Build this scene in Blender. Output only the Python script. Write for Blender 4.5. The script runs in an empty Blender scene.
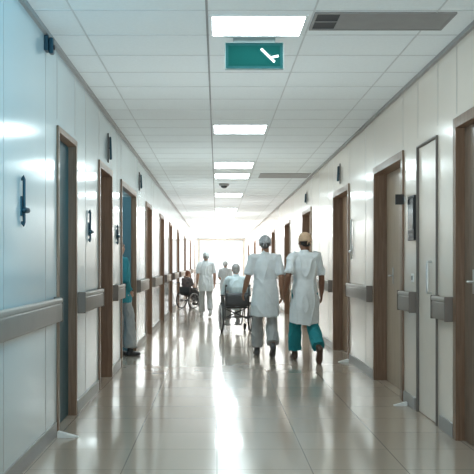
import bpy, bmesh, math, random
from mathutils import Vector as V, Matrix, noise
random.seed(4)
C = bpy.context.scene.collection
scene = bpy.context.scene
PI = math.pi
XL, XR, ZC, EYE = -1.27, 1.84, 3.07, 1.35
YB, YE = -3.0, 58.0
DH = 2.42

# ------------------------------------------------------------------ materials
def mat(name, col, rough=.5, metal=0, var=.06, scale=6, coat=0, emit=0, ecol=None, bump=0, spec=None, alpha=1, trans=0):
    m = bpy.data.materials.new(name); m.use_nodes = True
    nt = m.node_tree; b = nt.nodes['Principled BSDF']
    tc = nt.nodes.new('ShaderNodeTexCoord')
    nz = nt.nodes.new('ShaderNodeTexNoise'); nz.inputs['Scale'].default_value = scale; nz.inputs['Detail'].default_value = 4
    nt.links.new(tc.outputs['Object'], nz.inputs['Vector'])
    rp = nt.nodes.new('ShaderNodeValToRGB')
    rp.color_ramp.elements[0].position = .3; rp.color_ramp.elements[1].position = .7
    a = [max(0, c*(1-var)) for c in col]; d = [min(1, c*(1+var)) for c in col]
    rp.color_ramp.elements[0].color = (*a, 1); rp.color_ramp.elements[1].color = (*d, 1)
    nt.links.new(nz.outputs['Fac'], rp.inputs['Fac'])
    nt.links.new(rp.outputs['Color'], b.inputs['Base Color'])
    b.inputs['Roughness'].default_value = rough; b.inputs['Metallic'].default_value = metal
    b.inputs['Coat Weight'].default_value = coat; b.inputs['Coat Roughness'].default_value = .12
    if spec is not None: b.inputs['Specular IOR Level'].default_value = spec
    if emit:
        b.inputs['Emission Strength'].default_value = emit
        b.inputs['Emission Color'].default_value = (*(ecol or col), 1)
    if trans: b.inputs['Transmission Weight'].default_value = trans
    if bump:
        bp = nt.nodes.new('ShaderNodeBump'); bp.inputs['Strength'].default_value = bump; bp.inputs['Distance'].default_value = .01
        nt.links.new(nz.outputs['Fac'], bp.inputs['Height']); nt.links.new(bp.outputs['Normal'], b.inputs['Normal'])
    return m

def wood(name, c1, c2, rough=.4):
    m = mat(name, c1, rough, coat=.15)
    nt = m.node_tree; b = nt.nodes['Principled BSDF']
    tc = nt.nodes.new('ShaderNodeTexCoord'); mp = nt.nodes.new('ShaderNodeMapping')
    mp.inputs['Scale'].default_value = (14, 14, .9)
    nz = nt.nodes.new('ShaderNodeTexNoise'); nz.inputs['Scale'].default_value = 3; nz.inputs['Detail'].default_value = 6; nz.inputs['Distortion'].default_value = .6
    rp = nt.nodes.new('ShaderNodeValToRGB'); rp.color_ramp.elements[0].position = .35; rp.color_ramp.elements[1].position = .68
    rp.color_ramp.elements[0].color = (*c1, 1); rp.color_ramp.elements[1].color = (*c2, 1)
    nt.links.new(tc.outputs['Object'], mp.inputs['Vector']); nt.links.new(mp.outputs['Vector'], nz.inputs['Vector'])
    nt.links.new(nz.outputs['Fac'], rp.inputs['Fac']); nt.links.new(rp.outputs['Color'], b.inputs['Base Color'])
    return m

def floor_mat():
    m = mat('glossy_floor_tile', (.54, .455, .375), .11, var=.06, scale=1.4)
    nt = m.node_tree; b = nt.nodes['Principled BSDF']
    tc = nt.nodes.new('ShaderNodeTexCoord')
    br = nt.nodes.new('ShaderNodeTexBrick'); br.offset = 0
    br.inputs['Scale'].default_value = 1.0
    br.inputs['Brick Width'].default_value = .62; br.inputs['Row Height'].default_value = .62
    br.inputs['Mortar Size'].default_value = .0045; br.inputs['Mortar Smooth'].default_value = .25
    br.inputs['Color1'].default_value = (.54, .445, .36, 1); br.inputs['Color2'].default_value = (.475, .39, .315, 1)
    br.inputs['Mortar'].default_value = (.25, .205, .165, 1)
    nt.links.new(tc.outputs['Object'], br.inputs['Vector'])
    mx = nt.nodes.new('ShaderNodeMix'); mx.data_type = 'RGBA'; mx.inputs['Factor'].default_value = .15
    ramp = [n for n in nt.nodes if n.type == 'VALTORGB'][0]
    nt.links.new(br.outputs['Color'], mx.inputs['A']); nt.links.new(ramp.outputs['Color'], mx.inputs['B'])
    nt.links.new(mx.outputs['Result'], b.inputs['Base Color'])
    nz = nt.nodes.new('ShaderNodeTexNoise'); nz.inputs['Scale'].default_value = 2.2; nz.inputs['Detail'].default_value = 3
    nt.links.new(tc.outputs['Object'], nz.inputs['Vector'])
    mr = nt.nodes.new('ShaderNodeMapRange'); mr.inputs['To Min'].default_value = .12; mr.inputs['To Max'].default_value = .21
    nt.links.new(nz.outputs['Fac'], mr.inputs['Value']); nt.links.new(mr.outputs['Result'], b.inputs['Roughness'])
    b.inputs['Specular IOR Level'].default_value = .45
    b.inputs['Coat Weight'].default_value = .38; b.inputs['Coat Roughness'].default_value = .045
    return m

M = dict(
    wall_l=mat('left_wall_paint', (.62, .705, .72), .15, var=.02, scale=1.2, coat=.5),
    wall_r=mat('right_wall_paint', (.82, .725, .63), .17, var=.02, scale=1.2, coat=.5),
    seam=mat('panel_seam', (.36, .34, .32), .5),
    floor=floor_mat(),
    ceil=mat('ceiling_tile', (.80, .84, .845), .8, var=.02, scale=40),
    tbar=mat('ceiling_grid', (.58, .60, .60), .5), tdark=mat('ceiling_seam_dark', (.20, .21, .21), .5),
    base=mat('baseboard_grey', (.30, .285, .27), .35),
    trim=mat('ceiling_trim', (.34, .33, .32), .5),
    frame=wood('door_frame_wood', (.165, .092, .053), (.235, .14, .086)),
    slab=wood('brown_door_wood', (.24, .145, .088), (.32, .205, .13)),
    slab_k=wood('near_brown_door_wood', (.15, .10, .07), (.21, .145, .103)),
    slab_t=wood('tan_door_wood', (.41, .31, .225), (.50, .39, .29)),
    slab_d=mat('dim_teal_interior_tone', (.006, .055, .072), .4), slab_b=mat('muted_blue_grey_door', (.075, .17, .21), .35),  # slab_d: dark teal stands in for the doorway's dim teal-lit interior
    slab_w=mat('white_door_paint', (.81, .72, .63), .22, var=.02),
    frame_d=mat('thin_dark_frame', (.16, .14, .125), .5),
    steel=mat('brushed_steel', (.62, .62, .62), .28, metal=1),
    navy=mat('dark_teal_blue_metal', (.012, .048, .07), .35, metal=.3),
    rail=mat('handrail_taupe', (.245, .205, .175), .38),
    grip=mat('handrail_grip', (.34, .295, .26), .35),
    railend=mat('handrail_end_grey', (.19, .158, .137), .4),
    light=mat('light_diffuser', (.92, .98, 1), .5, emit=14, ecol=(.82, .97, 1)),
    lightf=mat('far_light_diffuser', (.95, .98, 1), .5, emit=11, ecol=(.95, .99, 1)),
    lframe=mat('light_frame', (.75, .78, .78), .4),
    vent=mat('vent_grey', (.27, .265, .26), .5), ventd=mat('vent_dark', (.035, .035, .038), .6),
    signb=mat('sign_border', (.008, .048, .05), .8, spec=.1), signe=mat('sign_edge', (.26, .34, .34), .6), sign=mat('sign_green', (.0035, .036, .033), .9, spec=.02),
    signw=mat('sign_white', (.85, .92, .92), .8, emit=.4, ecol=(1, 1, 1)),
    black=mat('black_plastic', (.012, .013, .015), .35), screen=mat('dark_screen', (.01, .015, .02), .1),
    white=mat('white_plastic', (.82, .82, .80), .4),
    tunic=mat('white_uniform_cotton', (.70, .735, .755), .85, var=.05, scale=14),
    tunic2=mat('pale_blue_cotton', (.54, .64, .68), .85, var=.05, scale=14),
    teal=mat('teal_cotton', (.010, .21, .24), .8, var=.12, scale=10),
    scrub=mat('teal_scrub_cotton', (.035, .24, .28), .8, var=.12, scale=10),
    greyc=mat('grey_cotton', (.38, .38, .375), .85, var=.08, scale=10),
    palec=mat('pale_grey_cotton', (.48, .49, .49), .85, var=.06, scale=10),
    darkc=mat('dusky_brown_cotton', (.15, .12, .12), .85, var=.15, scale=10), darkt=mat('charcoal_cotton', (.09, .09, .10), .85, var=.15, scale=10),
    skin_a=mat('tan_skin', (.34, .18, .115), .55, var=.06, scale=20), skin_b=mat('brown_skin', (.24, .115, .07), .55, var=.06, scale=20),
    skin_c=mat('fair_skin', (.52, .31, .225), .55, var=.06, scale=20),
    eye=mat('eye_dark', (.02, .015, .012), .2), lip=mat('lip', (.32, .10, .08), .5),
    hair_g=mat('grey_hair', (.13, .12, .115), .7, var=.25, scale=60, bump=.5), hair_w=mat('silver_hair', (.32, .315, .31), .7, var=.2, scale=60, bump=.5),
    hair_d=mat('dark_hair', (.02, .014, .011), .6, var=.3, scale=60, bump=.5), hair_r=mat('auburn_hair', (.20, .07, .035), .6, var=.25, scale=60, bump=.5),
    cap_g=mat('pale_patterned_cap_cloth', (.42, .435, .45), .85, var=.4, scale=45), cap_t=mat('tan_cap_cloth', (.56, .38, .25), .85, var=.1, scale=25), cap_w=mat('white_cap_cloth', (.68, .70, .70), .85, var=.05, scale=25),
    shoe_b=mat('brown_shoe', (.09, .05, .036), .5), shoe_k=mat('dark_shoe', (.03, .03, .035), .5), shoe_g=mat('grey_shoe', (.09, .085, .085), .6), shoe_w=mat('white_shoe', (.7, .7, .7), .5),
    tyre=mat('tyre_rubber', (.04, .04, .043), .7), wframe=mat('dark_wheelchair_tube', (.10, .10, .105), .35, metal=.6), sling=mat('black_sling_vinyl', (.045, .047, .052), .5),
    room=mat('side_room_paint', (.11, .24, .29), .6, var=.05),
)

# ------------------------------------------------------------------ helpers
def box(bm, x0, x1, y0, y1, z0, z1, mi=0, bev=0, seg=2):
    if x0 > x1: x0, x1 = x1, x0
    vs = [bm.verts.new(p) for p in ((x0,y0,z0),(x1,y0,z0),(x1,y1,z0),(x0,y1,z0),(x0,y0,z1),(x1,y0,z1),(x1,y1,z1),(x0,y1,z1))]
    fs = []
    for q in ((3,2,1,0),(4,5,6,7),(0,1,5,4),(1,2,6,5),(2,3,7,6),(3,0,4,7)):
        f = bm.faces.new([vs[i] for i in q]); f.material_index = mi; fs.append(f)
    if bev:
        es = list({e for f in fs for e in f.edges})
        bmesh.ops.bevel(bm, geom=es, offset=bev, segments=seg, profile=.5, affect='EDGES')

def tube(bm, pts, rads, side=(1,0,0), n=14, dome=True, dome0=None):
    pts = [V(p) for p in pts]; rads = [(r, r) if not isinstance(r, tuple) else r for r in rads]
    side = V(side); d0 = dome if dome0 is None else dome0
    def fr(t):
        t = t.normalized(); s = side - t*side.dot(t)
        if s.length < .15:
            s = V((0,1,0)) - t*t.y
            if s.length < .15: s = V((0,0,1)) - t*t.z
        s.normalize(); return s, t.cross(s)
    rings = []
    N = len(pts)
    for i in range(N):
        t = pts[min(i+1, N-1)] - pts[max(i-1, 0)]
        rings.append((pts[i], *fr(t), *rads[i]))
    def ext(i, j, ks):
        p, s, o, a, b = rings[i]; t = (pts[i]-pts[j]).normalized(); r = min(a, b)
        return [(p+t*r*k, s, o, a*q, b*q) for k, q in ks], p+t*r
    ks = ((.5, .86), (.85, .5))
    pole0, pole1 = pts[0], pts[-1]
    pre = []; post = []
    if d0: pre, pole0 = ext(0, 1, ks); pre.reverse()
    if dome: post, pole1 = ext(N-1, N-2, ks)
    allr = pre + rings + post
    vr = []
    for p, s, o, a, b in allr:
        vr.append([bm.verts.new(p + s*a*math.cos(2*PI*k/n) + o*b*math.sin(2*PI*k/n)) for k in range(n)])
    for A, B in zip(vr, vr[1:]):
        for k in range(n): bm.faces.new((A[k], A[(k+1)%n], B[(k+1)%n], B[k]))
    c0 = bm.verts.new(pole0); c1 = bm.verts.new(pole1)
    for k in range(n):
        bm.faces.new((c0, vr[0][(k+1)%n], vr[0][k])); bm.faces.new((c1, vr[-1][k], vr[-1][(k+1)%n]))

def ell(bm, c, r, rot=None, u=20, v=12):
    m = Matrix.Translation(V(c)) @ (rot.to_4x4() if rot else Matrix()) @ Matrix.Diagonal((*r, 1))
    bmesh.ops.create_uvsphere(bm, u_segments=u, v_segments=v, radius=1, matrix=m)

def torus(bm, c, R, r, axis='X', n=32, m=8):
    c = V(c); vs = []
    for i in range(n):
        a = 2*PI*i/n; row = []
        for j in range(m):
            b = 2*PI*j/m; rr = R + r*math.cos(b); h = r*math.sin(b)
            p = V((h, rr*math.cos(a), rr*math.sin(a))) if axis == 'X' else V((rr*math.cos(a), rr*math.sin(a), h))
            row.append(bm.verts.new(c+p))
        vs.append(row)
    for i in range(n):
        for j in range(m):
            bm.faces.new((vs[i][j], vs[(i+1)%n][j], vs[(i+1)%n][(j+1)%m], vs[i][(j+1)%m]))

def prism(bm, pts, y0, y1):
    a = [bm.verts.new((x, y0, z)) for x, z in pts]; b = [bm.verts.new((x, y1, z)) for x, z in pts]
    bm.faces.new(a); bm.faces.new(b[::-1]); n = len(pts)
    for i in range(n): bm.faces.new((a[i], b[i], b[(i+1)%n], a[(i+1)%n]))

def obj(name, bm, m, parent=None, smooth=False):
    bmesh.ops.recalc_face_normals(bm, faces=bm.faces)
    me = bpy.data.meshes.new(name); bm.to_mesh(me); bm.free()
    for x in (m if isinstance(m, (list, tuple)) else [m]): me.materials.append(x)
    if smooth: me.polygons.foreach_set('use_smooth', [True]*len(me.polygons))
    o = bpy.data.objects.new(name, me); C.objects.link(o)
    if parent: o.parent = parent
    return o

def tag(o, label, cat, group=None, kind=None):
    o['label'] = label; o['category'] = cat
    if group: o['group'] = group
    if kind: o['kind'] = kind
    return o

def thing(name, label, cat, loc=(0,0,0), rz=0, group=None, kind=None):
    o = bpy.data.objects.new(name, None); C.objects.link(o); o.empty_display_size = .1
    o.location = loc; o.rotation_euler = (0, 0, rz)
    return tag(o, label, cat, group, kind)

B = bmesh.new

# ------------------------------------------------------------------ the setting
# openings: (y0, y1)
LD = [(6.75,7.60),(9.15,10.18),(11.24,13.2),(15.2,16.4),(18.9,20.2),(22.5,23.9),(27,28.3),(33,34.3),(40,41.4),(48,49.4)]
RD = [(5.45,6.52),(7.08,7.78),(8.41,9.9),(11.85,13.37),(16.6,18.2),(21.4,23),(27,28.5),(33,34.4),(40.5,42),(48.5,50)]
T = .22
def wall(name, x, sgn, doors, m, label):
    bm = B(); y = YB
    for a, b in doors + [(YE, YE)]:
        box(bm, x, x+sgn*T, y, a, 0, ZC)
        k = y + .62
        while k < a - .3:
            if k > 2: box(bm, x-sgn*.0015, x+sgn*.004, k-.004, k+.004, .11, ZC-.04, 1)
            k += 1.24
        if b > a:
            box(bm, x, x+sgn*T, a, b, DH, ZC)
            for q in (a-.002, b+.002): box(bm, x-sgn*.0015, x+sgn*.004, q-.004, q+.004, DH+.08, ZC-.04, 1)
        y = b
    return tag(obj(name, bm, [m, M['seam']]), label, 'wall', kind='structure')
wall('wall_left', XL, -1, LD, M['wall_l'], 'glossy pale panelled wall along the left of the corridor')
wall('wall_right', XR, 1, RD, M['wall_r'], 'glossy cream panelled wall along the right of the corridor')
bm = B(); box(bm, XL-T, XR+T, YB, YE+.2, -.1, 0)
tag(obj('floor', bm, M['floor']), 'shiny beige tiled corridor floor', 'floor', kind='structure')
bm = B(); box(bm, XL-T, XR+T, YB, YE+.2, ZC, ZC+.1)
y = 1.42
while y < YE:
    box(bm, XL, XR, y-.005, y+.005, ZC-.003, ZC+.01, 1); y += .62
for x in (-.98, .66, 1.5): box(bm, x-.006, x+.006, YB, YE, ZC-.0035, ZC+.01, 1)
box(bm, -.078, -.062, YB, YE, ZC-.004, ZC+.01, 2)
tag(obj('ceiling', bm, [M['ceil'], M['tbar'], M['tdark']]), 'white suspended ceiling of grid tiles', 'ceiling', kind='structure')
bm = B(); box(bm, XL-T, XR+T, YB-.2, YB, 0, ZC)
tag(obj('wall_back', bm, M['wall_r']), 'plain wall closing the corridor behind the camera', 'wall', kind='structure')
bm = B()
box(bm, XL-T, XL+.06, YE, YE+.2, 0, ZC); box(bm, XR-.06, XR+T, YE, YE+.2, 0, ZC); box(bm, XL+.06, XR-.06, YE, YE+.2, 2.98, ZC)
tag(obj('wall_end', bm, M['wall_r']), 'far end wall around the bright glazed opening', 'wall', kind='structure')
w = thing('window_1', 'bright full height glazing at the far end of the corridor', 'window', (0, YE+.1, 0), kind='structure')
bm = B()
for x in (XL+.06, .26, XR-.11): box(bm, x, x+.05, -.03, .03, 0, 2.98)
for z in (0, 2.93): box(bm, XL+.06, XR-.06, -.029, .029, z, z+.05)
obj('window_frame', bm, M['lframe'], w)
for i, (s, x) in enumerate((('left', XL), ('right', XR))):
    g = 1 if s == 'left' else -1; D = LD if s == 'left' else RD
    bm = B(); y = YB
    for a, b in D + [(YE, YE)]:
        box(bm, x, x+g*.014, y, a-.08 if b > a else a, 0, .11); y = b+.08
    tag(obj('baseboard_'+s, bm, M['base']), 'grey skirting strip along the foot of the %s wall' % s, 'baseboard', kind='structure')
    bm = B(); box(bm, x, x+g*.03, YB, YE, ZC-.035, ZC)
    tag(obj('trim_%d' % (i+1), bm, M['trim']), 'grey edge trim where the %s wall meets the ceiling' % s, 'trim', kind='structure')

# doors ---------------------------------------------------------------
def lever(parent, x, y, z, g, d=1):
    bm = B()
    box(bm, x, x+g*.008, y-.022, y+.022, z-.09, z+.09, bev=.003)
    tube(bm, [(x, y, z), (x+g*.05, y, z), (x+g*.055, y+d*.02, z), (x+g*.055, y+d*.13, z)], [.010, .010, .010, .009], side=(0,0,1), n=10)
    return obj('door_handle', bm, M['steel'], parent, True)
dn = [0]
def door(side, a, b, slab, depth, label, frame=None, cas=.08, hy=None, open_=False, hz=1.22, t=.03):
    dn[0] += 1
    g = 1 if side == 'L' else -1; x = XL if side == 'L' else XR
    r = thing('door_%d' % dn[0], label, 'door', (x, (a+b)/2, 0), kind='structure')
    h = (b-a)/2; bm = B(); fr = frame or M['frame']
    # casing on the wall face and lining through the wall thickness
    box(bm, 0, g*.018, -h-cas+t, -h+t, 0, DH+cas-t, bev=.003); box(bm, 0, g*.018, h-t, h+cas-t, 0, DH+cas-t, bev=.003); box(bm, 0, g*.018, -h+t, h-t, DH-t, DH+cas-t, bev=.003)
    D = .06 if open_ else depth+.05
    box(bm, -g*D, .0, -h, -h+t, 0, DH); box(bm, -g*D, 0, h-t, h, 0, DH); box(bm, -g*D, 0, -h+t, h-t, DH-t, DH)
    obj('door_frame', bm, fr, r)
    bm = B()
    if open_:      # leaf hinged at the far jamb, swung back into the side room
        box(bm, -g*1.0, -g*.062, h-.05, h-.008, .008, DH-t-.003, bev=.002)
        s = obj('door_leaf', bm, slab, r)
        bm = B(); box(bm, -g*.93, -g*.86, h-.058, h-.049, 1.13, 1.31, bev=.003); tube(bm, [(-g*.90, h-.055, 1.22), (-g*.90, h-.10, 1.22), (-g*.77, h-.105, 1.22)], [.010]*3, side=(0,0,1), n=10)
        obj('door_handle', bm, M['steel'], s, True)
        return r
    box(bm, -g*(depth+.045), -g*depth, -h+t+.003, h-t-.003, .008, DH-t-.003, bev=.002)
    s = obj('door_leaf', bm, slab, r)
    if hy is not None: lever(s, -g*depth, hy*(h-.12), hz, g, -1 if hy > 0 else 1)
    return r
door('L', *LD[0], M['slab_d'], .055, 'brown framed doorway with a dim teal-lit interior painted on the leaf, nearest the camera on the left', cas=.05, t=.022)
door('L', *LD[1], M['slab'], .12, 'brown framed door second along the left wall, before the open doorway', hy=-1)
door('L', *LD[2], M['slab_b'], .12, 'open brown doorway with a person in grey trousers standing in it', open_=True)
for k in range(3, 10):
    door('L', *LD[k], M['slab'], .12, 'small far brown doorway, number %d along the left wall' % (k+1), hy=-1)
door('R', *RD[0], M['slab_k'], .05, 'dark brown framed wooden door at the right edge', hy=.62)
wd = door('R', *RD[1], M['slab_w'], .006, 'white door with thin dark frame on the right wall', M['frame_d'], cas=.016, t=.012)
door('R', *RD[2], M['slab_t'], .13, 'tan door in a deep brown frame on the right wall', hy=.55)
door('R', *RD[3], M['slab'], .13, 'brown doorway on the right wall just behind the walking man in teal trousers')
for k in range(4, 10):
    door('R', *RD[k], M['slab'], .13, 'small far brown doorway, number %d along the right wall' % (k+1))
# side room behind the open doorway
bm = B(); a, b = LD[2]; x0 = XL-T
box(bm, x0-1.9, x0-1.8, a-.6, b+.6, 0, ZC); box(bm, x0-1.8, x0, a-.7, a-.6, 0, ZC); box(bm, x0-1.8, x0, b+.6, b+.7, 0, ZC)
box(bm, x0-1.9, x0, a-.7, b+.7, ZC, ZC+.1); box(bm, x0-1.9, x0, a-.7, b+.7, -.1, 0)
tag(obj('wall_side_room', bm, M['room']), 'teal walls of the small room inside the open left doorway', 'wall', kind='structure')
# pull on the white door (vertical, chrome)
bm = B(); g = -1
tube(bm, [(g*-.006, -.12, 1.10), (g*.03, -.12, 1.10), (g*.033, -.12, 1.13), (g*.033, -.12, 1.34), (g*.03, -.12, 1.37), (g*-.006, -.12, 1.37)], [.011]*6, side=(0,1,0), n=10)
leaf = [c for c in wd.children if c.name.startswith('door_leaf')][0]
obj('pull_handle', bm, M['steel'], leaf, True)

# handrails -----------------------------------------------------------
def handrail(side, y0, y1, label):
    g = 1 if side == 'L' else -1; x = XL if side == 'L' else XR
    r = thing('handrail', label, 'handrail', (x, (y0+y1)/2, 0), group='handrails along the corridor walls'); h = (y1-y0)/2
    bm = B(); box(bm, g*.036, g*.070, -h+.012, h-.012, .905, 1.050, bev=.015, seg=4); obj('bumper', bm, M['rail'], r, True)
    bm = B(); box(bm, g*.034, g*.074, -h+.012, h-.012, 1.046, 1.09, bev=.016, seg=4); obj('grip', bm, M['grip'], r, True)
    for s in (-1, 1):
        bm = B(); e = s*h
        box(bm, 0, g*.075, e-.016 if s > 0 else e, e if s > 0 else e+.016, .90, 1.094, bev=.006)
        obj('end_cap', bm, M['railend'], r)
    n = max(1, int((y1-y0)/.9))
    for k in range(n):
        q = -h + (k+.5)*2*h/n
        bm = B(); box(bm, 0, g*.038, q-.025, q+.025, .94, 1.02, bev=.004); obj('bracket', bm, M['railend'], r)
handrail('L', 2.6, 6.62, 'long grey handrail nearest the camera on the left wall')
handrail('L', 7.74, 9.03, 'grey handrail between the first and second brown doors on the left wall')
handrail('L', 10.3, 11.14, 'short grey handrail just before the open left doorway')
handrail('L', 13.35, 15.08, 'grey handrail just past the open left doorway')
for k in range(3, 9):
    handrail('L', LD[k][1]+.15, LD[k+1][0]-.15, 'small far handrail between left wall doorways %d and %d' % (k+1, k+2))
handrail('R', 6.60, 7.04, 'stubby handrail between the right edge door and the white door')
handrail('R', 7.82, 8.34, 'short handrail between the white door and the tan door')
handrail('R', 10.05, 11.7, 'grey handrail right of the man in teal trousers on the right wall')
handrail('R', 13.5, 16.4, 'far grey handrail on the right wall behind the man in teal trousers')
for k in range(4, 9):
    handrail('R', RD[k][1]+.15, RD[k+1][0]-.15, 'small far handrail between right wall doorways %d and %d' % (k+1, k+2))
handrail('R', 2.6, 5.3, 'handrail on the right wall nearest the camera, beside the right edge door')

# ceiling fittings ----------------------------------------------------
LY = [(-1.2,-.6),(5.85,6.38),(10.44,11.16),(14.3,15.2),(16.1,17.0),(20.6,21.6),(26.1,27.5)]  # first panel is unseen, added behind the camera to raise the light level
LN = ['added unseen ceiling light panel directly behind the camera', 'big bright ceiling light panel just in front of the green exit sign',
      'wide ceiling light panel next along beyond the green exit sign', 'narrow ceiling light panel second beyond the exit sign', 'narrow ceiling light panel third beyond the exit sign, before the smoke detector',
      'thin ceiling light panel just beyond the smoke detector', 'small far ceiling light panel, second beyond the smoke detector']
yy = 31.0  # far row continues with extra panels, added to brighten the far end
ordn = ['third', 'fourth', 'fifth', 'sixth', 'seventh', 'eighth', 'ninth', 'tenth', 'eleventh']
for nm in ordn:
    LY.append((yy, yy+1.5)); yy += 3.0
    LN.append('tiny far ceiling light panel, %s beyond the smoke detector' % nm)
for (a, b), lb in zip(LY, LN):
    r = thing('ceiling_light', lb, 'ceiling light', (.29, (a+b)/2, ZC), group='recessed ceiling light panels'); h = (b-a)/2; w_ = .345
    bm = B()
    for s in (-1, 1):
        box(bm, s*w_, s*(w_-.022), -h, h, -.014, .0); box(bm, -w_+.022, w_-.022, s*h if s < 0 else h-.022, -h+.022 if s < 0 else h, -.014, 0)
    obj('light_frame', bm, M['lframe'], r)
    bm = B(); box(bm, -w_+.022, w_-.022, -h+.022, h-.022, -.010, -.002); obj('diffuser', bm, M['light'] if a < 30 else M['lightf'], r)
def vent(x0, x1, y0, y1, label, dark):
    r = thing('ceiling_vent', label, 'vent', ((x0+x1)/2, (y0+y1)/2, ZC), group='grey ceiling vents'); w_ = (x1-x0)/2; h = (y1-y0)/2
    bm = B()
    for s in (-1, 1):
        box(bm, s*w_, s*(w_-.02), -h, h, -.012, 0); box(bm, -w_+.02, w_-.02, -h if s < 0 else h-.02, -h+.02 if s < 0 else h, -.012, 0)
    obj('vent_frame', bm, M['vent'], r)
    bm = B(); box(bm, -w_+.02, w_-.02, -h+.02, h-.02, -.003, -.0005); obj('vent_backing', bm, M['ventd'], r)
    bm = B(); box(bm, -w_+.02+dark, w_-.02, -h+.02, h-.02, -.009, -.004)
    if dark: box(bm, -w_+.02, -w_+.02+dark, -.006, .006, -.010, -.004)
    obj('vent_blade', bm, M['vent'], r)
vent(.67, 1.64, 5.80, 6.22, 'long grey ceiling vent with dark slot beside the nearest light panel', .16)
vent(.82, 1.78, 16.1, 16.9, 'small far grey ceiling vent near the right wall', 0)
# exit sign
r = thing('exit_sign', 'green exit sign with slanted white mark hanging from the ceiling', 'sign', (.283, 6.46, 2.83))
bm = B(); box(bm, -.223, .223, 0, .035, 0, .205, bev=.004); obj('sign_box', bm, M['signe'], r)
bm = B(); box(bm, -.218, .218, -.003, .001, .005, .200); obj('sign_border', bm, M['signb'], r)
bm = B(); box(bm, -.196, .196, -.005, -.002, .026, .179); obj('sign_face', bm, M['sign'], r)
bm = B()
def stroke(p, q, t):
    p = V((p[0], 0, p[1])); q = V((q[0], 0, q[1])); d = (q-p).normalized(); n = V((-d.z, 0, d.x))*t/2
    prism(bm, [(v.x, v.z) for v in (p+n, q+n, q-n, p-n)], -.008, -.005)
stroke((.052,.154), (.154,.054), .017)
stroke((.118,.086), (.184,.100), .015)
obj('arrow', bm, M['signw'], r)
bm = B(); box(bm, -.16, .16, .006, .030, .204, .2395); obj('mount', bm, M['signe'], r)
# smoke detector
r = thing('smoke_detector', 'small round dark smoke detector on the ceiling', 'smoke detector', (.15, 18.2, ZC))
bm = B(); bmesh.ops.create_cone(bm, cap_ends=True, segments=24, radius1=.10, radius2=.12, depth=.05, matrix=Matrix.Translation((0,0,-.025))); obj('detector_base', bm, M['vent'], r)
bm = B(); ell(bm, (0,0,-.05), (.075,.075,.05)); obj('dome', bm, M['black'], r, True)

# wall fittings -------------------------------------------------------
def pull(side, y, z0, z1, m, label):
    g = 1 if side == 'L' else -1; x = XL if side == 'L' else XR
    r = thing('pull_handle', label, 'handle', (x, y, 0), group='vertical wall handles'); 
    bm = B(); box(bm, 0, g*.008, -.03, .03, z0+.06, z0+.19, bev=.003); obj('back_plate', bm, m, r)
    bm = B(); tube(bm, [(g*.004, 0, z1-.02), (g*.016, 0, z1), (g*.018, 0, z1-.02), (g*.018, 0, z0+.02), (g*.016, 0, z0), (g*.004, 0, z0+.02)], [.010]*6, side=(0,1,0), n=10); obj('grip', bm, m, r, True)
    bm = B(); tube(bm, [(g*.018, -.01, z0+.10), (g*.03, .05, z0+.10)], [.022, .018], side=(0,0,1), n=12); obj('knob', bm, m, r, True)
pull('L', 5.52, 1.60, 1.92, M['navy'], 'dark teal-blue wall handle nearest the camera on the left')
pull('L', 8.4, 1.57, 1.88, M['navy'], 'dark teal-blue wall handle between the first two left doors')
pull('L', 10.75, 1.60, 1.84, M['navy'], 'small dark wall handle just before the open left doorway')
pull('R', 11.55, 1.42, 1.96, M['steel'], 'tall pale wall handle right of the man in teal trousers')
def wlamp(side, y, z, label, hh=.3):
    g = 1 if side == 'L' else -1; x = XL if side == 'L' else XR
    r = thing('wall_lamp', label, 'wall lamp', (x, y, z), group='small dark wall lamps')
    bm = B(); box(bm, 0, g*.012, -.03, .03, -hh/2, hh/2, bev=.003); obj('back_plate', bm, M['black'], r)
    bm = B(); tube(bm, [(g*.028, 0, hh/2-.05), (g*.034, 0, -hh/2+.05)], [.013, .017], side=(0,1,0), n=14); obj('lamp_shade', bm, M['navy'], r, True)
    bm = B(); tube(bm, [(g*.010, 0, 0), (g*.028, 0, 0)], [.008, .008], side=(0,1,0), n=8); obj('arm', bm, M['black'], r)
wlamp('L', 9.9, 2.70, 'small dark wall lamp above the second left door', .34)
wlamp('L', 13.9, 2.70, 'small dark wall lamp high up past the open left doorway')
wlamp('R', 12.7, 2.70, 'small dark wall lamp above the brown doorway behind the man in teal trousers')
wlamp('R', 17.4, 2.70, 'far small dark wall lamp high on the right wall', .26)
r = thing('wall_sensor', 'small dark sensor box high on the left wall by the ceiling', 'sensor', (XL, 6.28, 2.90))
bm = B(); box(bm, 0, .03, -.05, .05, .02, .13, bev=.005); obj('mount', bm, M['navy'], r)
bm = B(); box(bm, .03, .065, -.03, .03, 0, .12, bev=.01); obj('housing', bm, M['navy'], r)
bm = B(); ell(bm, (.065, -.0, .05), (.012,.022,.022)); obj('lens', bm, M['screen'], r, True)
r = thing('wall_panel', 'black control panel on the right wall between white and tan doors', 'control panel', (XR, 7.97, 1.57))
bm = B(); box(bm, -.025, 0, -.13, .13, 0, .42, bev=.006); obj('panel_case', bm, M['black'], r)
bm = B(); box(bm, -.028, -.024, -.11, .11, .10, .39); obj('screen', bm, M['screen'], r)
for k in range(3):
    bm = B(); box(bm, -.029, -.024, -.08+k*.06, -.045+k*.06, .035, .065, bev=.002); obj('button', bm, M['vent'], r)
r = thing('door_sign', 'small dark blade sign sticking out beside the tan door', 'sign', (XR, 8.30, 1.93))
bm = B(); box(bm, -.10, -.015, -.006, .006, 0, .10, bev=.002); obj('sign_plate', bm, M['black'], r)
bm = B(); box(bm, -.016, 0, -.02, .02, .02, .08, bev=.003); obj('sign_mount', bm, M['steel'], r)
r = thing('light_switch', 'small white light switch below the black control panel', 'switch', (XR, 7.97, 1.18))
bm = B(); box(bm, -.010, 0, -.04, .04, 0, .08, bev=.003); obj('switch_plate', bm, M['white'], r)
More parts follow.
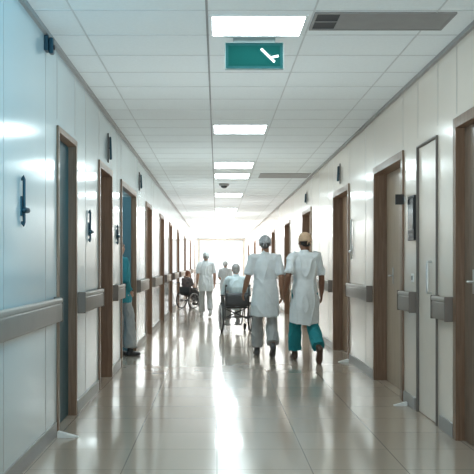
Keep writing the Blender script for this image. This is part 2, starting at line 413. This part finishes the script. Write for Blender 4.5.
bm = B(); box(bm, -.016, -.009, -.018, .018, .02, .06, bev=.002); obj('rocker', bm, M['vent'], r)
def wedge(x, y, g, s, label):
    bm = B(); L = .16*s; W = .06*s; H = .05*s
    v = [bm.verts.new(p) for p in ((0,-W/2,0),(g*L,-W/2,0),(g*L,W/2,0),(0,W/2,0),(0,-W/2,H),(0,W/2,H),(g*L,-W/2,.006),(g*L,W/2,.006))]
    for q in ((0,1,2,3),(0,4,6,1),(3,2,7,5),(0,3,5,4),(4,5,7,6),(1,6,7,2)): bm.faces.new([v[i] for i in q])
    bmesh.ops.bevel(bm, geom=list(bm.edges), offset=.003, segments=2, affect='EDGES')
    o = obj('door_wedge', bm, M['white']); o.location = (x, y, 0)
    tag(o, label, 'door stop', 'white door wedges')
wedge(XL+.03, 6.62, 1, 1.0, 'white door wedge on the floor by the nearest left doorway')
wedge(XR-.03, 8.1, -1, .8, 'white door wedge on the floor between the white and tan doors')
wedge(XR-.03, 11.7, -1, .9, 'white door wedge on the floor right of the man in teal trousers')

# ------------------------------------------------------------------ people
def solid(bm, name, m, parent, vox, it=4, fold=0, fs=(9, 9, 3), seed=0):
    bmesh.ops.recalc_face_normals(bm, faces=bm.faces)
    me = bpy.data.meshes.new(name); bm.to_mesh(me); bm.free()
    o = bpy.data.objects.new(name, me); C.objects.link(o)
    r = o.modifiers.new('r', 'REMESH'); r.mode = 'VOXEL'; r.voxel_size = vox; r.use_smooth_shade = True
    s = o.modifiers.new('s', 'SMOOTH'); s.iterations = it; s.factor = .5
    bpy.context.view_layer.update()
    me2 = bpy.data.meshes.new_from_object(o.evaluated_get(bpy.context.evaluated_depsgraph_get()))
    o.modifiers.clear(); o.data = me2; bpy.data.meshes.remove(me); me2.name = name
    if fold:
        ns = [v.normal.copy() for v in me2.vertices]
        for v, n in zip(me2.vertices, ns):
            p = v.co
            q = V((p.x*fs[0]+seed*3.1, p.y*fs[1], p.z*fs[2]))
            nv = abs(noise.noise(q))
            ridge = (1-nv*2.2)**3 if nv < .45 else 0
            v.co = p + n*max(-.009, fold*(.6*noise.noise(q*.8+V((7,3,1))) + .55*ridge - .15))
    me2.polygons.foreach_set('use_smooth', [True]*len(me2.polygons))
    me2.materials.clear(); me2.materials.append(m)
    o.parent = parent
    return o

STAND = dict(pel=(0,0,.95), chest=(0,0,1.27), neck=(0,-.01,1.475), head=(0,.02,1.635),
    shL=(-.172,-.01,1.415), elL=(-.228,-.03,1.14), wrL=(-.240,.05,.895), shR=(.172,-.01,1.415), elR=(.228,-.03,1.14), wrR=(.240,.05,.895),
    hpL=(-.09,0,.92), knL=(-.10,.02,.50), anL=(-.10,-.02,.086), hpR=(.09,0,.92), knR=(.10,.02,.50), anR=(.10,-.02,.086),
    pitL=0, pitR=0, yaw=0, nod=0, curl=.25)
SIT = dict(pel=(0,-.08,.62), chest=(0,-.10,.92), neck=(0,-.07,1.12), head=(0,-.02,1.285),
    shL=(-.18,-.09,1.07), elL=(-.265,-.03,.80), wrL=(-.20,.18,.76), shR=(.18,-.09,1.07), elR=(.265,-.03,.80), wrR=(.20,.18,.76),
    hpL=(-.09,-.06,.60), knL=(-.11,.34,.62), anL=(-.11,.42,.205), hpR=(.09,-.06,.60), knR=(.11,.34,.62), anR=(.11,.42,.205),
    pitL=0, pitR=0, yaw=0, nod=-.05, curl=.3)

def lerp(a, b, t): return a.lerp(b, t)
def hand(bm, w, el, palm, th, curl):
    d = (w-el).normalized(); n = (V(palm)-d*V(palm).dot(d)).normalized()
    th = V(th); th = (th-d*th.dot(d)-n*th.dot(n)).normalized()
    tube(bm, [w-d*.02, w+d*.02, w+d*.055, w+d*.092], [(.026,.020),(.032,.018),(.041,.016),(.040,.013)], side=th, n=14)
    for off, L in ((.033,.072),(.011,.080),(-.011,.075),(-.033,.058)):
        p = w+d*.088+th*off; pts = [p]; a = curl*.5
        for k, fr in enumerate((.45,.32,.23)):
            a += curl
            q = (d*math.cos(a)+n*math.sin(a)+th*off*2.2).normalized(); p = p+q*L*fr; pts.append(p)
        tube(bm, pts, [.0088,.0082,.0076,.0066], side=th, n=10)
    b = w+d*.028+th*.026
    tube(bm, [b, b+(d*.7+th*.75+n*.15).normalized()*.038, b+(d*.7+th*.75+n*.15).normalized()*.038+(d*.93+th*.25+n*.25).normalized()*.034], [.0125,.0105,.008], side=n, n=10)

def head(bm, hc, R):
    f = lambda x, y, z: hc + R @ V((x, y, z))
    ell(bm, f(0,-.012,.012), (.076,.096,.094), R); ell(bm, f(0,.035,-.048), (.056,.058,.072), R)
    ell(bm, f(0,.052,-.098), (.030,.030,.022), R)
    tube(bm, [f(0,.084,.010), f(0,.100,-.022), f(0,.108,-.034)], [.010,.013,.014], n=10)
    ell(bm, f(0,.072,.022), (.052,.022,.016), R); ell(bm, f(0,.082,-.066), (.024,.014,.009), R)
    for s in (-1, 1):
        ell(bm, f(s*.076,-.010,-.018), (.010,.020,.032), R); ell(bm, f(s*.042,.062,-.030), (.020,.020,.018), R)

def foot_frame(pit): 
    c, s = math.cos(pit), math.sin(pit)
    return V((0,c,-s)), V((0,s,c))
def foot(bm, an, pit, k):
    fd, ud = foot_frame(pit)
    st = len(bm.verts)
    tube(bm, [an-fd*.040-ud*.045, an+fd*.03-ud*.045, an+fd*.12-ud*.055, an+fd*.168-ud*.060], [(.036*k,.040*k),(.037*k,.046*k),(.047*k,.033*k),(.036*k,.024*k)], n=16)
    tube(bm, [an+ud*.02, an-ud*.045-fd*.01], [(.040*k,.044*k),(.040*k,.046*k)], n=14)
    bm.verts.ensure_lookup_table()
    for v in bm.verts[st:]:
        h = (v.co-an).dot(ud)
        if h < -.085: v.co += ud*(-.085-h)

def person(label, loc, rz, J, skin, scale=1, top=None, bottom=None, shoe=None, hem=.6, sleeve=1.0, headgear=('hair', None), vox=.007, cv=.011, group=None, seed=0, topname='tunic', skirt=(.196,.185), hemc=.03, full=1.0):
    g = {k: (V(v) if isinstance(v, tuple) else v) for k, v in J.items()}
    r = thing('person', label, 'person', loc, rz, group); r.scale = (scale,)*3
    R = Matrix.Rotation(g['yaw'], 3, 'Z') @ Matrix.Rotation(g['nod'], 3, 'X')
    pel, ch, nk, hd = g['pel'], g['chest'], g['neck'], g['head']
    seated = pel.z < .8
    ax = (ch-pel).normalized()
    def torso(bm, e, low=.08, neck=True):
        pts = [pel-ax*low, pel, lerp(pel,ch,.5), ch, lerp(ch,nk,.55), lerp(ch,nk,.88), nk]
        rd = [(.130+e,.105+e),(.150+e,.118+e),(.135+e,.108+e),(.154+e,.116+e),(.146+e,.096+e),(.095+e,.070+e),(.06+e*.6,.058+e*.6)]
        tube(bm, pts, rd, n=24)
        for s in 'LR':
            tube(bm, [lerp(ch,nk,.7), lerp(lerp(ch,nk,.72), g['sh'+s], .6), g['sh'+s]], [.058+e,.052+e,.047+e], side=(0,0,1), n=14)
    bm = B()
    torso(bm, 0)
    tube(bm, [nk-V((0,0,.03)), lerp(nk,hd,.35), hd-V((0,.012,.04))], [.060,.054,.055], n=16)
    head(bm, hd, R)
    for s in 'LR':
        sh, el, wr = g['sh'+s], g['el'+s], g['wr'+s]
        tube(bm, [sh, lerp(sh,el,.45), el, lerp(el,wr,.3), lerp(el,wr,.75), wr], [.048,.045,.040,.043,.034,.028], side=(0,1,0), n=14)
        sx = 1 if s == 'L' else -1
        if seated: hand(bm, wr, el, (0,0,-1), (sx,0,0), g['curl'])
        else: hand(bm, wr, el, (sx,0,0), (0,1,0), g['curl'])
        hp, kn, an = g['hp'+s], g['kn'+s], g['an'+s]
        sk = (kn-an).normalized(); back = V((0,-1,0)); back = (back-sk*back.dot(sk)).normalized()
        tube(bm, [hp, lerp(hp,kn,.4), kn, lerp(kn,an,.3)+back*.018, lerp(kn,an,.75), an], [.085,.076,.055,.054,.040,.036], n=14)
        foot(bm, an, g['pit'+s], .85)
    solid(bm, 'body', skin, r, vox, 3)
    # face details
    f = lambda x, y, z: hd + R @ V((x, y, z))
    for s in (-1, 1):
        bm = B(); ell(bm, f(s*.030,.080,.004), (.011,.008,.007), R, 10, 8); obj('eye', bm, M['eye'], r, True)
    bm = B(); ell(bm, f(0,.0925,-.066), (.020,.006,.006), R, 12, 8); obj('mouth', bm, M['lip'], r, True)
    # hair / cap
    kind, hm = headgear[:2]
    bm = B()
    if kind == 'hair':
        ell(bm, f(0,-.022,.024), (.083,.097,.095), R); ell(bm, f(0,-.05,-.03), (.074,.066,.07), R)
        solid(bm, 'hair', hm, r, .008, 3)
    else:
        ell(bm, f(0,-.022,.0), (.080,.092,.080), R); ell(bm, f(0,-.052,-.038), (.066,.056,.046), R)
        solid(bm, 'hair', headgear[2], r, .008, 3)
        bm = B(); ell(bm, f(0,-.022,.038), (.088,.104,.084), R)
        tube(bm, [f(0,-.024,-.008), f(0,-.024,.014)], [(.088,.106),(.091,.109)], side=R @ V((1,0,0)), n=24, dome=False)
        tube(bm, [f(0,-.023,.010), f(0,-.022,.036)], [(.086,.104),(.089,.106)], side=R @ V((1,0,0)), n=24, dome=False)
        ell(bm, f(0,-.134,.002), (.016,.010,.012), R)
        for s in (-1, 1): tube(bm, [f(s*.006,-.136,-.002), f(s*.018,-.140,-.03), f(s*.022,-.134,-.055)], [.007,.009,.007], n=8)
        solid(bm, 'cap', hm, r, .006, 2)
    # trousers: slim above the knee (under the tunic), loose below it
    bm = B()
    tube(bm, [pel+ax*.08, pel, pel-ax*.07], [(.148,.114),(.158,.124),(.140,.114)], n=20)
    for s in 'LR':
        hp, kn, an = g['hp'+s], g['kn'+s], g['an'+s]; q = full
        tube(bm, [hp, lerp(hp,kn,.4), lerp(hp,kn,.85), lerp(kn,an,.12), lerp(kn,an,.45), lerp(kn,an,.88)], [.095,.086,.074,.076*(1+q)/2,.076*q,.078*q], n=18, dome=False, dome0=True)
    solid(bm, 'trousers', bottom, r, cv, 3, .020, (9,9,7), seed+1)
    # top
    bm = B()
    torso(bm, .020, low=.06)
    if hem is not None:
        hc = V((0, pel.y+hemc, hem))
        tube(bm, [lerp(pel,ch,.45), pel, lerp(pel,hc,.45), hc], [(.164,.132),(.186,.154),((.186+skirt[0])/2+.003,(.154+skirt[1])/2+.012),skirt], n=28, dome=False, dome0=True)
    for s in 'LR':
        sh, el, wr = g['sh'+s], g['el'+s], g['wr'+s]
        if sleeve <= 1:
            e = lerp(sh, el, sleeve); tube(bm, [sh, lerp(sh,e,.5), e], [.065,.062,.060], side=(0,1,0), n=16, dome=False, dome0=True)
        else:
            e = lerp(el, wr, sleeve-1); tube(bm, [sh, lerp(sh,el,.5), el, e], [.067,.063,.058,.048], side=(0,1,0), n=16, dome=False, dome0=True)
    solid(bm, topname, top, r, cv, 3, .030, (8,8,2.6), seed)
    # shoes
    for s in 'LR':
        bm = B(); foot(bm, g['an'+s], g['pit'+s], 1.08); solid(bm, 'shoe', shoe, r, .008, 3)
    return r

def J(base, **k): d = dict(base); d.update(k); return d
a1 = math.radians(62); z1 = .187*math.sin(a1)+.062*math.cos(a1)
walk_r = J(STAND, knL=(-.100,.17,.52), anL=(-.095,.25,.086), knR=(.100,.02,.51), anR=(.140,-.33,z1), pitR=a1,
    elL=(-.240,-.13,1.165), wrL=(-.275,-.01,.93), elR=(.238,.02,1.145), wrR=(.262,.15,.92), yaw=.3, nod=-.05)
person('man in white tunic, teal trousers and tan cap walking away on the right', (1.21, 11.75, 0), .07, walk_r, M['skin_b'], 1.02, M['tunic'], M['teal'], M['shoe_b'], hem=.53, sleeve=.88,
       headgear=('cap', M['cap_t'], M['hair_d']), vox=.0055, cv=.009, seed=1, full=1.16, skirt=(.200,.215), hemc=.055)
a2 = math.radians(38); z2 = .187*math.sin(a2)+.070*math.cos(a2)
walk_l = J(STAND, knL=(-.100,.14,.515), anL=(-.095,.19,.086), knR=(.095,.05,.51), anR=(.085,-.22,z2), pitR=a2,
    elL=(-.248,-.01,1.15), wrL=(-.292,.15,.935), elR=(.222,-.09,1.15), wrR=(.236,.0,.91), yaw=-.12, nod=-.08)
person('man in white tunic, grey trousers and pale cap walking beside the man in teal', (.70, 12.35, 0), .06, walk_l, M['skin_a'], 1.01, M['tunic'], M['greyc'], M['shoe_g'], hem=.60, sleeve=.88,
       headgear=('cap', M['cap_g'], M['hair_g']), vox=.0055, cv=.009, seed=2, full=1.14, skirt=(.198,.20), hemc=.04)
walk_f = J(STAND, knL=(-.10,.10,.505), anL=(-.10,.10,.086), knR=(.10,.05,.51), anR=(.10,-.14,.155), pitR=math.radians(22), yaw=.3)
person('distant person in white uniform and pale trousers walking left of the centre wheelchair', (-.28, 21.6, 0), .15, walk_f, M['skin_c'], .95, M['tunic'], M['palec'], M['shoe_w'], hem=.72, sleeve=.9,
       headgear=('cap', M['cap_w'], M['hair_w']), vox=.012, cv=.014, seed=3)
person('distant person in white partly hidden beyond the centre wheelchair', (.25, 25.5, 0), -.2, J(STAND, elL=(-.24,.05,1.15), wrL=(-.20,.25,1.05)), M['skin_c'], .82, M['tunic'], M['palec'], M['shoe_w'], hem=.72, sleeve=.9,
       headgear=('cap', M['cap_w'], M['hair_w']), vox=.012, cv=.014, seed=4)
person('person in teal top and grey trousers standing in the open left doorway', (-1.41, 12.4, 0), -.75,
       J(STAND, chest=(0,-.02,1.27), neck=(0,-.05,1.47), head=(0,-.03,1.63), shL=(-.17,-.05,1.41), shR=(.17,-.05,1.41),
         elR=(.215,-.09,1.14), wrR=(.16,.05,.97), elL=(-.205,-.09,1.14), wrL=(-.16,.05,.97),
         knL=(-.10,.06,.50), anL=(-.10,.04,.086), knR=(.11,.10,.51), anR=(.11,.10,.086)), M['skin_a'], .98, M['scrub'], M['greyc'], M['shoe_k'], hem=.80, sleeve=1.9,
       headgear=('hair', M['hair_d']), vox=.009, cv=.012, seed=5, skirt=(.20,.165), hemc=0, full=1.25)

# wheelchairs ---------------------------------------------------------
def wheelchair(label, loc, rz, sc=1):
    r = thing('wheelchair', label, 'wheelchair', loc, rz, 'wheelchairs'); r.scale = (sc,)*3
    for s in (-1, 1):
        bm = B(); torus(bm, (s*.285,-.06,.30), .281, .019); w = obj('wheel', bm, M['tyre'], r, True)
        bm = B()
        for k in range(14):
            a = 2*PI*k/14; tube(bm, [(s*.285,-.06,.30), (s*.285,-.06+.275*math.cos(a),.30+.275*math.sin(a))], [.004,.004], n=6, dome=False)
        obj('spokes', bm, M['steel'], w)
        bm = B(); tube(bm, [(s*.255,-.06,.30),(s*.315,-.06,.30)], [.028,.028], side=(0,1,0), n=14, dome=False); obj('hub', bm, M['wframe'], w)
        bm = B(); torus(bm, (s*.322,-.06,.30), .25, .009); obj('hand_rim', bm, M['steel'], w, True)
        bm = B(); torus(bm, (s*.235,.34,.075), .058, .017, n=20); bmesh.ops.create_cone(bm, cap_ends=True, segments=14, radius1=.05, radius2=.05, depth=.016, matrix=Matrix.Translation((s*.235,.34,.075)) @ Matrix.Rotation(PI/2,4,'Y'))
        c = obj('caster', bm, M['tyre'], r, True)
        bm = B(); tube(bm, [(s*.262,.34,.075),(s*.262,.31,.17),(s*.235,.30,.19),(s*.235,.30,.26)], [.008]*4, n=8); obj('fork', bm, M['wframe'], c)
        bm = B(); tube(bm, [(s*.23,-.30,.93),(s*.23,-.235,.935),(s*.23,-.22,.90)], [.013]*3, n=8); tube(bm, [(s*.23,-.36,.925),(s*.23,-.27,.933)], [.018,.018], n=10)
        obj('push_handle', bm, M['tyre'], r, True)
        bm = B(); box(bm, s*.262-.03, s*.262+.03, -.16, .16, .715, .74, bev=.01); obj('armrest', bm, M['sling'], r)
        bm = B(); box(bm, s*.11-.07, s*.11+.07, .36, .56, .105, .118, bev=.004); obj('footrest', bm, M['wframe'], r)
        bm = B(); box(bm, s*.250-.003, s*.250+.003, -.17, .15, .52, .69, bev=.002); obj('side_guard', bm, M['sling'], r)
    bm = B()
    for s in (-1, 1):
        tube(bm, [(s*.23,-.22,.90),(s*.23,-.20,.30),(s*.23,-.20,.25)], [.013]*3, n=8)
        tube(bm, [(s*.23,-.20,.48),(s*.23,.28,.48),(s*.21,.36,.42),(s*.19,.46,.13),(s*.11,.46,.112)], [.013]*5, n=8)
        tube(bm, [(s*.23,-.20,.26),(s*.23,.30,.26),(s*.23,.30,.48)], [.013]*3, n=8)
        tube(bm, [(s*.255,-.20,.70),(s*.262,.15,.71),(s*.25,.20,.66),(s*.235,.20,.48)], [.011]*4, n=8)
        tube(bm, [(s*.23,.05,.27),(-s*.23,.07,.47)], [.011]*2, n=8)
    tube(bm, [(-.25,-.06,.30),(.25,-.06,.30)], [.013]*2, side=(0,1,0), n=8)
    obj('frame', bm, M['wframe'], r, True)
    bm = B(); box(bm, -.215, .215, -.19, .26, .475, .515, bev=.014); obj('seat', bm, M['sling'], r)
    bm = B()
    n = 10; rows = []
    for off in (0, .014):
        for z in (.52, .61, .70, .78):
            rows.append([bm.verts.new((-.23+.46*k/n, -.232-.02*math.sin(PI*k/n)-off, z)) for k in range(n+1)])
    for A, Bq in list(zip(rows[:3], rows[1:4])) + list(zip(rows[4:7], rows[5:8])) + [(rows[0], rows[4]), (rows[3], rows[7])]:
        for k in range(n): bm.faces.new((A[k], A[k+1], Bq[k+1], Bq[k]))
    for i in range(3):
        for k in (0, n): bm.faces.new((rows[i][k], rows[i+1][k], rows[i+5][k], rows[i+4][k]))
    obj('backrest', bm, M['sling'], r, True)
    return r
wheelchair('black wheelchair seen from behind carrying a grey haired patient', (.37, 16.9, 0), .12)
person('grey haired patient in pale blue seated in the centre wheelchair', (.37, 16.9, 0), .12, SIT, M['skin_c'], .97, M['tunic2'], M['palec'], M['shoe_w'], hem=None, sleeve=1.8,
       headgear=('hair', M['hair_w']), vox=.009, cv=.012, seed=6, topname='shirt')
wheelchair('distant black wheelchair with a dark clothed person near the left wall', (-.86, 25.8, 0), -.7, .85)
person('dark clothed person with auburn hair seated in the distant wheelchair', (-.86, 25.8, 0), -.7, J(SIT, yaw=-.5), M['skin_c'], .82, M['darkc'], M['darkt'], M['shoe_k'], hem=None, sleeve=.8,
       headgear=('hair', M['hair_r']), vox=.012, cv=.014, seed=7, topname='shirt')

# ------------------------------------------------------------------ light
w = bpy.data.worlds.new('World'); scene.world = w; w.use_nodes = True
bg = w.node_tree.nodes['Background']; bg.inputs['Color'].default_value = (.96, .985, 1, 1); bg.inputs['Strength'].default_value = 1.15
def spot(name, loc, target, energy, col, size, blend=.8, rad=.3):
    l = bpy.data.lights.new(name, 'SPOT'); l.energy = energy; l.color = col; l.spot_size = size; l.spot_blend = blend; l.shadow_soft_size = rad
    o = bpy.data.objects.new(name, l); C.objects.link(o); o.location = loc
    o.rotation_euler = (V(target)-V(loc)).to_track_quat('-Z', 'Y').to_euler()
spot('cool_fill_spot', (1.0, 2.2, 2.6), (XL, 4.6, 2.3), 380, (.01, .45, .72), 1.05)  # added unseen lamp, tints the near left wall teal
spot('fill_spot', (.3, -2.2, 1.0), (.3, 7, 3.4), 400, (.90, .985, 1), 1.3, 1, .7)  # added unseen fill for the ceiling and the walkers' backs
for y_, e_ in ((3, 46), (7.8, 52), (13.2, 58), (18.6, 68), (23.5, 100), (29, 155), (35, 230), (41, 310), (47, 400), (53, 470)):
    spot('up_fill_spot', (.05, y_, 1.0), (.05, y_, 3.0), e_, (.88, .985, 1) if y_ < 20 else (.97, .99, 1), 2.75, .5, .35)  # added row of upward lamps without fittings, brightens ceiling and far end
l = bpy.data.lights.new('side_room_fill', 'POINT'); l.energy = 26; l.color = (.6, .92, 1); l.shadow_soft_size = .15  # added unseen lamp, gives the side room its pale blue tint
o = bpy.data.objects.new('side_room_fill', l); C.objects.link(o); o.location = (XL-T-.7, 12.0, 2.6)

# ------------------------------------------------------------------ camera
cam = bpy.data.cameras.new('Camera'); co = bpy.data.objects.new('Camera', cam); C.objects.link(co)
co.location = (0, 0, EYE); co.rotation_euler = (PI/2, 0, 0)
cam.sensor_width = 36; cam.lens = 36*850/474; cam.shift_x = 20/474; cam.shift_y = 27/474; cam.clip_end = 200
scene.camera = co
scene.view_settings.view_transform = 'Standard'
scene.view_settings.exposure = .4
